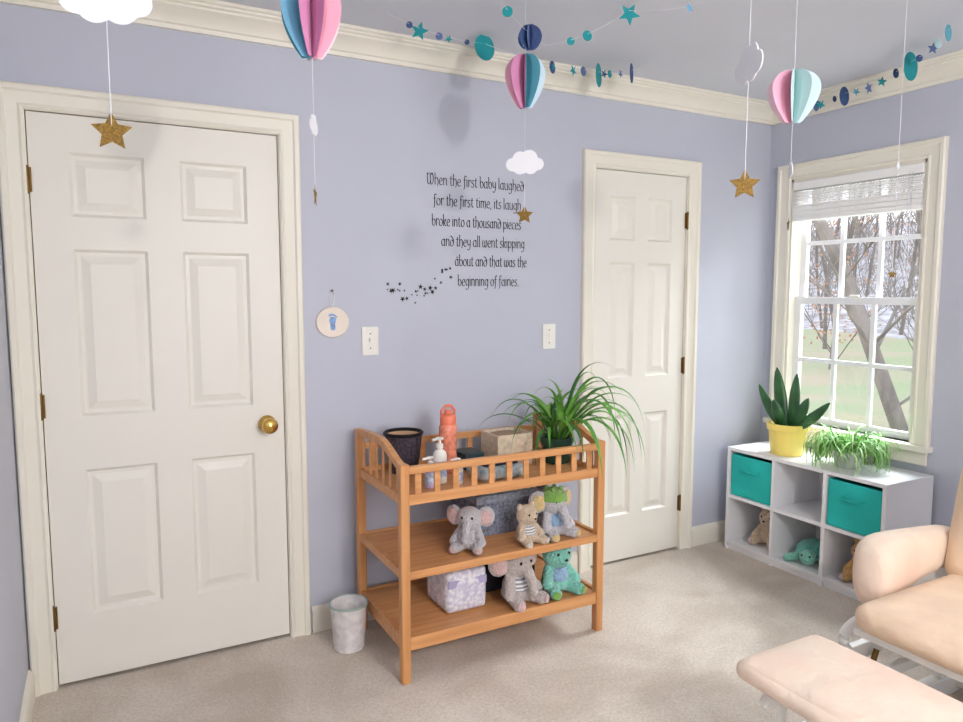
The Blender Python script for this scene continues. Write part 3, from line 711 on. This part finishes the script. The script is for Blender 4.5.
for az,tilt,L,w,bend in ((96,52,.20,.032,.45),(84,14,.29,.036,.1),(-84,4,.26,.038,.12),(-90,34,.17,.040,.2),(-92,66,.24,.032,.3),(150,24,.15,.034,.1)):
    a=R(az); tt=R(tilt); d=Vector((math.cos(a)*math.sin(tt),math.sin(a)*math.sin(tt),math.cos(tt)))
    p0=Vector(c)+Vector((.02*math.cos(a),.02*math.sin(a),.13)); pts=[];rr=[];ff=[]
    for i in range(15):
        u=i/14; pts.append(p0+d*L*u+Vector((0,0,1))*L*bend*u*u); rr.append(max(.0025,w*(.5+.5*math.sin(math.pi*min(u*.85,1)))*math.sqrt(max(0,1-u**4)))); ff.append(rr[-1]*.5)
    nn=Vector((-1,random.uniform(-.3,.3),.2)); m.tube(pts,rr,seg=14,flat=ff,nrm=nn)
m.obj('foliage',M['paddle'],parent=yp)
s2=thing('spider_plant',(3.14,-.70,CH),'bushy curly bright green spider plant in small pot on shelf','potted plant')
c=(3.14,-.70,CH+.0005)
m=MB(); m.lathe([(.05,0),(.054,.005),(.066,.07),(.07,.08),(.066,.082),(.058,.07),(0,.065)],c); m.obj('pot',mat('sage_pot',(200,206,196),rough=.4),parent=s2)
def curly(m,base,az,elev,L,w,droop,spin,n=14,mi=0,lo=0):
    p=Vector(base); e=elev; a=az; prev=None
    for i in range(n+1):
        t=i/n; d=Vector((math.cos(a)*math.cos(e),math.sin(a)*math.cos(e),math.sin(e))); side=Vector((-math.sin(a),math.cos(a),0)); ww=w*(1-t**3)+.0005
        row=[m.bm.verts.new(p-side*ww),m.bm.verts.new(p+side*ww)]
        if prev: m.bm.faces.new([prev[0],prev[1],row[1],row[0]]).material_index=mi
        prev=row; p=p+d*(L/n); e-=droop/n*(.5+t); a+=spin/n
        if p.z<lo: p.z=lo+random.uniform(0,.004)
        if p.x>3.345: p.x=3.345
m=MB(); random.seed(5)
for i in range(330):
    az=random.uniform(0,6.283)
    curly(m,(c[0]+.05*math.cos(az),c[1]+.05*math.sin(az),CH+.07),az,R(random.uniform(35,89)),random.uniform(.14,.29),random.uniform(.0026,.0042),random.uniform(2.4,5.4),random.uniform(-4,4),mi=i%5==0 and 1 or 0,lo=CH+.003 if math.cos(az)>-.3 else CH-.03)
M['leafb']=mat('bright_leaf',(124,190,86),rough=.5,col2=(178,218,148),scale=12)
m.obj('foliage',[M['leafb'],M['leafg']],parent=s2,ang=80)

# ---------------------------------------------------------------- glider and ottoman
M['cush']=mat('peach_fabric',(238,211,182),rough=.9,var=.05,scale=9,bump=.7,bscale=11,dist=.02,sheen=.1)
M['cush2']=mat('pale_peach_fabric',(240,222,202),rough=.9,scale=6,bump=.7,bscale=11,dist=.02,sheen=.1,col2=(238,210,190))
M['frame']=mat('white_enamel_wood',(240,238,234),rough=.3,var=.01)
gc=thing('glider_chair',(2.35,-1.78,0),'white wooden glider chair with peach cushions','chair')
m=MB(); m.rbox((2.28,-1.785,.41),(.285,.275,.045),.04,puff=(.012,.01,.02),n=16); m.obj('seat_cushion',M['cush'],parent=gc)
X=Matrix.Translation((2.62,-1.775,.70))@Matrix.Rotation(R(14),4,'Y')
m=MB(); m.rbox((0,0,0),(.06,.29,.30),.058,puff=(.03,.01,.02),n=16,X=X); m.obj('back_cushion',M['cush'],parent=gc)
for yy in (-1.435,-2.125):
    # padded arm: rounded flared front that hangs down, tapering towards the back
    st=[(2.176,.010,.455,.50),(2.180,.034,.415,.545),(2.190,.052,.385,.572),(2.208,.063,.362,.588),(2.235,.068,.356,.598),(2.275,.066,.366,.601),(2.33,.062,.392,.599),(2.42,.057,.418,.592),(2.52,.054,.430,.584),(2.60,.052,.436,.576),(2.645,.046,.444,.566),(2.665,.030,.465,.548),(2.672,.010,.49,.52)]
    m=MB(); rings=[]; sg=28
    for x,hw,zb,zt in st:
        zc_,hh=(zb+zt)/2,(zt-zb)/2; ring=[]
        for i in range(sg):
            a=2*math.pi*i/sg; ca,sa=math.cos(a),math.sin(a); e=2/2.8
            ring.append(m.bm.verts.new((x,yy+hw*math.copysign(abs(ca)**e,ca),zc_+hh*math.copysign(abs(sa)**e,sa))))
        rings.append(ring)
    for j in range(len(rings)-1):
        for i in range(sg): m.bm.faces.new([rings[j][i],rings[j][(i+1)%sg],rings[j+1][(i+1)%sg],rings[j+1][i]])
    m.bm.faces.new(rings[0]); m.bm.faces.new(rings[-1][::-1])
    m.obj('arm_cushion',M['cush2'],parent=gc,ang=80)
    m=MB()
    m.prism([(2.34,.395),(2.33,.415),(2.345,.437),(2.66,.437),(2.68,.42),(2.66,.40),(2.36,.385)],lambda x,z,d:(x,d,z),yy-.02,yy+.02)
    for xx in (2.37,2.56): m.prism([(xx-.022,.19),(xx+.022,.19),(xx+.022,.40),(xx-.022,.40)],lambda x,z,d:(x,d,z),yy-.012,yy+.012)
    m.prism([(2.08,.20),(2.06,.225),(2.08,.25),(2.70,.25),(2.72,.225),(2.70,.20)],lambda x,z,d:(x,d,z),yy-.014,yy+.014)
    cv=[(2.36,.335),(2.20,.330),(2.13,.322),(2.09,.30),(2.085,.265),(2.11,.235)]
    m.tube([(x,yy,z) for x,z in cr(cv,4)],.017,seg=10)
    for xx in (2.42,2.465,2.51): m.box(xx-.008,xx+.008,yy-.006,yy+.006,.245,.40)
    m.obj('side_frame',M['frame'],parent=gc,bevel=.004)
m=MB(); m.box(2.03,2.60,-2.07,-1.50,.338,.362); m.box(2.05,2.08,-2.10,-1.45,.20,.245); m.box(2.62,2.65,-2.10,-1.45,.2,.245)
m.obj('seat_frame',M['frame'],parent=gc,bevel=.004)
m=MB()
for yy in (-1.56,-1.70,-1.84,-1.98): m.box(-.012,.012,yy-.02,yy+.02,-.34,.26,X=Matrix.Translation((2.705,0,.68))@Matrix.Rotation(R(14),4,'Y'))
m.box(-.014,.014,-2.06,-1.49,.25,.31,X=Matrix.Translation((2.705,0,.68))@Matrix.Rotation(R(14),4,'Y'))
m.obj('back_frame',M['frame'],parent=gc,bevel=.004)
m=MB()
for yy in (-1.50,-2.05):
    m.prism([(2.02,0),(2.0,.02),(2.03,.055),(2.2,.07),(2.5,.07),(2.68,.055),(2.71,.02),(2.69,0)],lambda x,z,d:(x,d,z),yy-.02,yy+.02)
    for xx in (2.18,2.53): m.box(xx-.02,xx+.02,yy-.015,yy+.015,.06,.17)
    m.box(2.14,2.57,yy-.014,yy+.014,.15,.185)
for xx in (2.1,2.62): m.box(xx-.02,xx+.02,-2.04,-1.51,.02,.055)
m.obj('glider_base',M['frame'],parent=gc,bevel=.005)
for yy in (-1.468,-2.082):
    for xx in (2.18,2.50):
        m=MB(); m.tube([(xx,yy,.165),(xx+.03,yy,.23)],.009,seg=10); m.obj('glide_link',M['bronze'],parent=gc)
ot=thing('glider_ottoman',(1.68,-1.75,0),'white wooden gliding ottoman with pale peach cushion','ottoman')
m=MB(); m.rbox((1.675,-1.755,.366),(.172,.255,.030),.028,puff=(.010,.008,.020),n=16); m.obj('cushion',M['cush2'],parent=ot)
m=MB(); m.box(1.56,1.80,-1.96,-1.56,.312,.336)
m.obj('top_frame',M['frame'],parent=ot,bevel=.005)
for yy in (-1.58,-1.93):
    m=MB()
    m.prism([(1.54,.28),(1.53,.295),(1.55,.315),(1.80,.315),(1.82,.295),(1.81,.28)],lambda x,z,d:(x,d,z),yy-.014,yy+.014)
    for xx in (1.61,1.74): m.box(xx-.014,xx+.014,yy-.010,yy+.010,.16,.285)
    m.prism([(1.56,.15),(1.55,.165),(1.57,.185),(1.78,.185),(1.80,.165),(1.79,.15)],lambda x,z,d:(x,d,z),yy-.012,yy+.012)
    m.obj('side_frame',M['frame'],parent=ot,bevel=.005)
m=MB()
for yy in (-1.61,-1.90):
    m.prism([(1.52,0),(1.50,.02),(1.53,.05),(1.64,.06),(1.71,.06),(1.82,.05),(1.85,.02),(1.83,0)],lambda x,z,d:(x,d,z),yy-.016,yy+.016)
    for xx in (1.62,1.73): m.box(xx-.016,xx+.016,yy-.011,yy+.011,.05,.15)
for xx in (1.57,1.78): m.box(xx-.015,xx+.015,-1.9,-1.61,.02,.045)
m.obj('glider_base',M['frame'],parent=ot,bevel=.005)

# ---------------------------------------------------------------- hanging mobiles
P_={}
for k,cc in dict(pink=(240,178,200),pink2=(212,144,184),pinkl=(246,214,224),blue=(116,170,200),bluel=(204,226,238),teal=(92,162,180),mint=(196,226,226),navy=(60,84,130),tealg=(36,146,152),slate=(92,112,158)).items(): P_[k]=mat('paper_'+k,cc,rough=.8,var=.03)
def balloon_mesh(m,c,w,h,cols,nf=8,rot=0,round_=False):
    prof=[]
    n=18
    for i in range(n+1):
        t=i/n
        if round_: z=h/2*math.cos(math.pi*t); r=w/2*math.sin(math.pi*t)
        else:
            z=h*(.5-t); u=t
            r=w/2*( math.sqrt(max(0,1-((u-.38)/.38)**2)) if u<.38 else (1-.66*((u-.38)/.62)**1.8) )
        prof.append((r,z))
    for f in range(nf):
        for sd in (0,1):
            a=rot+2*math.pi*(f+ (0.16 if sd else -.16))/nf
            ca,sa=math.cos(a),math.sin(a); mi=(f+sd-1)%nf
            af=rot+2*math.pi*f/nf; cf,sf=math.cos(af),math.sin(af)
            prev=None
            for r,z in prof:
                P=[(c[0],c[1],c[2]+z),(c[0]+r*.55*ca,c[1]+r*.55*sa,c[2]+z),(c[0]+r*cf,c[1]+r*sf,c[2]+z)]
                row=[m.bm.verts.new(p) for p in P]
                if prev:
                    for k in (0,1): m.bm.faces.new([prev[k],prev[k+1],row[k+1],row[k]]).material_index=mi%len(cols)
                prev=row
def cloud_mesh(m,c,w,rz):
    cir=[(-.32,-.02,.17),(-.12,.12,.2),(.12,.14,.22),(.34,0,.16),(.15,-.06,.2),(-.12,-.07,.2),(0,0,.22)]
    pts=[]
    for i in range(72):
        a=2*math.pi*i/72; d=(math.cos(a),math.sin(a)); best=.05
        for cx,cz,r in cir:
            bq=cx*d[0]+cz*d[1]; q=bq*bq-(cx*cx+cz*cz-r*r)
            if q>0: best=max(best,bq+math.sqrt(q))
        pts.append((best*d[0]*w,best*d[1]*w))
    ca,sa=math.cos(rz),math.sin(rz)
    m.prism(pts,lambda x,z,dd:(c[0]+x*ca-dd*sa,c[1]+x*sa+dd*ca,c[2]+z),-.0012,.0012)
def star_mesh(m,c,r,rz,tilt=0,th=.0010,inner=.50):
    ca,sa=math.cos(rz),math.sin(rz)
    pts=starpts(0,0,r,inner,5,tilt); n=len(pts)
    f=m.bm.verts.new((c[0]+th*sa,c[1]-th*ca,c[2])); bk=m.bm.verts.new((c[0]-th*sa,c[1]+th*ca,c[2]))
    ring=[m.bm.verts.new((c[0]+x*ca,c[1]+x*sa,c[2]+z)) for x,z in pts]
    for i in range(n):
        j=(i+1)%n; m.bm.faces.new([f,ring[i],ring[j]]); m.bm.faces.new([bk,ring[j],ring[i]])
def mobile(lab,x,y,items,zb):
    r=thing('paper_mobile',(x,y,ZC),lab,'hanging mobile',group='hanging paper mobiles')
    m=MB(); m.tube([(x,y,ZC+.004),(x,y,zb)],.0008,seg=5); m.obj('thread',M['string'],parent=r)
    for it in items:
        m=MB()
        if it[0]=='b': balloon_mesh(m,(x,y,it[1]),it[2],it[3],it[4],rot=it[5]); m.obj('paper_balloon',[P_[k] for k in it[4]],parent=r,smooth=False)
        if it[0]=='c': cloud_mesh(m,(x,y,it[1]),it[2],it[3]); m.obj('paper_cloud',M['paper'],parent=r,smooth=False)
        if it[0]=='s': star_mesh(m,(x,y,it[1]),it[2],it[3],it[4] if len(it)>4 else 0); m.obj('glitter_star',M['gold'],parent=r,smooth=False)
Y28=R(-28)
mobile('paper balloon mobile in pink and blue with cloud and star',.455,-1.18,[('b',2.01,.142,.17,['pinkl','pink','bluel','teal','blue','pink2','pink','pinkl'],R(8)),('c',1.775,.075,R(62)),('s',1.62,.030,R(66))],1.62)
mobile('paper balloon mobile in pink and teal with cloud and star',1.358,-.63,[('b',2.135,.142,.185,['blue','teal','pink2','pink','pink2','teal','bluel','bluel'],R(15)),('c',1.85,.135,Y28),('s',1.672,.033,Y28)],1.672)
mobile('paper balloon mobile in pink and mint with cloud and star',1.745,-1.43,[('b',1.945,.140,.145,['pinkl','mint','pink','pinkl','pink','mint','bluel','mint'],R(-12)),('c',1.74,.07,R(48)),('s',1.59,.022,R(50))],1.59)
mobile('white paper cloud with large gold star below',.036,-1.491,[('c',1.866,.138,R(-10)),('s',1.66,.032,R(-5))],1.66)
mobile('white paper cloud above gold glitter star',1.180,-1.774,[('c',1.853,.125,R(66)),('s',1.618,.032,R(-40))],1.618)
mobile('tiny gold star on a thin thread near the window',2.21,-1.45,[('c',1.79,.03,R(20)),('s',1.455,.014,R(-40))],1.455)

def garland(lab,path,items):
    r=thing('paper_garland',path[0],lab,'garland',group='ceiling paper garlands')
    P=[Vector(p) for p in path]
    def pos(t):
        t=t*(len(P)-1); i=min(int(t),len(P)-2); f=t-i; return P[i].lerp(P[i+1],f)
    n=(len(P)-1)*10; pts=[pos(i/n)+Vector((0,0,-.02*math.sin(math.pi*((i%10)/10)))) for i in range(n+1)]
    m=MB(); m.tube([Vector((P[0].x,P[0].y,ZC+.004))]+pts+[Vector((P[-1].x,P[-1].y,ZC+.004))],.0008,seg=5); m.obj('thread',M['string'],parent=r)
    for t,kind,rad,col,rz in items:
        k=round(t*n); p=pts[min(k,n)]+Vector((0,0,-rad*.3)); m=MB()
        if kind=='d':
            ca,sa=math.cos(R(rz)),math.sin(R(rz)); q=[(rad*math.cos(i*math.pi/14),rad*math.sin(i*math.pi/14)) for i in range(28)]
            m.prism(q,lambda x,z,dd:(p.x+x*ca-dd*sa,p.y+x*sa+dd*ca,p.z+z),-.0008,.0008); m.obj('paper_disc',P_[col],parent=r,smooth=False)
        elif kind=='b':
            balloon_mesh(m,p,rad*2,rad*2,['navy','slate'],nf=8,round_=True); m.obj('paper_ball',[P_['navy'],P_['slate']],parent=r,smooth=False)
        else: star_mesh(m,p,rad,R(rz),random.uniform(0,1),th=.001,inner=.45); m.obj('paper_star',P_[col],parent=r,smooth=False)
garland('teal and navy paper disc garland near the crown moulding',[(.98,-.3,2.40),(1.42,-.22,2.39),(1.99,-.18,2.375),(2.2,-.3,2.4)],
 [(.05,'d',.012,'navy',-20),(.115,'s',.036,'tealg',-28),(.17,'d',.014,'slate',-10),(.215,'s',.016,'tealg',-28),(.25,'d',.01,'navy',-28),(.335,'d',.05,'tealg',10),(.42,'d',.012,'tealg',0),(.46,'s',.016,'navy',-28),(.52,'s',.02,'tealg',0),(.55,'d',.026,'navy',30),(.60,'s',.026,'tealg',20),(.64,'d',.02,'slate',20),(.69,'d',.05,'tealg',38),(.74,'s',.02,'navy',0),(.78,'d',.016,'tealg',20),(.83,'s',.02,'slate',20),(.9,'d',.042,'navy',40)])
garland('teal and blue paper garland crossing the ceiling',[(1.2,-.66,2.41),(1.45,-.62,2.27),(1.70,-.77,2.385),(1.95,-1.0,2.41)],
 [(.1,'d',.018,'tealg',-28),(.24,'b',.043,'navy',0),(.42,'d',.014,'tealg',-20),(.5,'d',.018,'tealg',-10),(.66,'s',.040,'tealg',-28),(.85,'s',.02,'blue',0)])
garland('teal and navy paper garland along the window wall',[(3.22,-.28,2.36),(3.2,-.55,2.345),(3.06,-.95,2.36),(2.8,-1.28,2.39)],
 [(.02,'s',.02,'navy',-60),(.07,'d',.02,'teal',20),(.12,'d',.028,'slate',10),(.18,'s',.025,'tealg',-28),(.25,'d',.014,'navy',0),(.32,'d',.044,'navy',8),(.4,'s',.02,'teal',-28),(.46,'s',.03,'slate',0),(.53,'s',.024,'tealg',-28),(.6,'d',.02,'navy',0),(.67,'d',.058,'tealg',5),(.75,'d',.014,'navy',-28),(.82,'s',.024,'slate',-28),(.88,'d',.018,'mint',-10),(.95,'d',.03,'teal',10)])

# ---------------------------------------------------------------- lights
LX,LY,LZ=1.17,-3.80,2.135  # lamp added behind the camera, placed so the balloon shadow falls on the wall
cl=thing('added_floor_lamp',(LX,LY,0),'slim white lamp stand added out of view to cast the balloon shadow','floor lamp')
m=MB(); m.lathe([(0,0),(.12,0),(.12,.015),(.02,.03),(0,.03)],(LX,LY,0),cap=False); m.obj('lamp_base',M['plastic'],parent=cl)
m=MB(); m.tube([(LX,LY,.02),(LX,LY,LZ-.10)],.010,seg=12); m.lathe([(.018,LZ-.13),(.022,LZ-.08),(0,LZ-.078)],(LX,LY,0),seg=16); m.obj('lamp_pole',M['plastic'],parent=cl)
w=bpy.data.worlds.new('sky'); S.world=w; w.use_nodes=True; N=w.node_tree.nodes; L=w.node_tree.links
bg=N['Background']; tc=N.new('ShaderNodeTexCoord'); sx=N.new('ShaderNodeSeparateXYZ'); rp=N.new('ShaderNodeValToRGB')
rp.color_ramp.elements[0].color=(.94,.96,1,1); rp.color_ramp.elements[1].color=(.72,.84,1,1); rp.color_ramp.elements[1].position=.8
L.new(tc.outputs['Generated'],sx.inputs[0]); L.new(sx.outputs['Z'],rp.inputs['Fac']); L.new(rp.outputs['Color'],bg.inputs['Color']); bg.inputs['Strength'].default_value=2.3
def area(name,loc,rot,sx_,sy,e,col,portal=False):
    l=bpy.data.lights.new(name,'AREA'); l.shape='RECTANGLE'; l.size=sx_; l.size_y=sy; l.energy=e; l.color=col
    if portal: l.cycles.is_portal=True
    o=bpy.data.objects.new(name,l); COL.objects.link(o); o.location=loc; o.rotation_euler=rot; 
    o['label']='soft daylight entering through a window'; o['category']='light'; return o
area('window_daylight',(XR+T+.01,(WY0+WY1)/2,(WZ0+WZ1)/2),(0,R(90),0),1.3,.7,1,(1,1,1),portal=True)
area('rear_window_daylight',((RX0+RX1)/2,YR-T-.05,(RZ0+RZ1)/2),(R(90),0,0),1.8,1.25,38,(1.0,.98,.95))
area('side_daylight',(4.6,-.3,2.9),(0,R(60),0),1.6,1.6,380,(.9,.96,1.0))
l=bpy.data.lights.new('added_lamp_bulb','POINT'); l.energy=84; l.color=(1,.95,.89); l.shadow_soft_size=.05
o=bpy.data.objects.new('added_lamp_bulb',l); COL.objects.link(o); o.location=(0,0,LZ); o.parent=cl

# ---------------------------------------------------------------- camera
cd=bpy.data.cameras.new('camera'); cam=bpy.data.objects.new('camera',cd); COL.objects.link(cam)
cd.sensor_width=36; cd.lens=26.7; cam.location=(0,-2.83,1.40); cam.rotation_euler=(R(90-5.53),0,R(-28.3)); S.camera=cam
cd.clip_start=.02
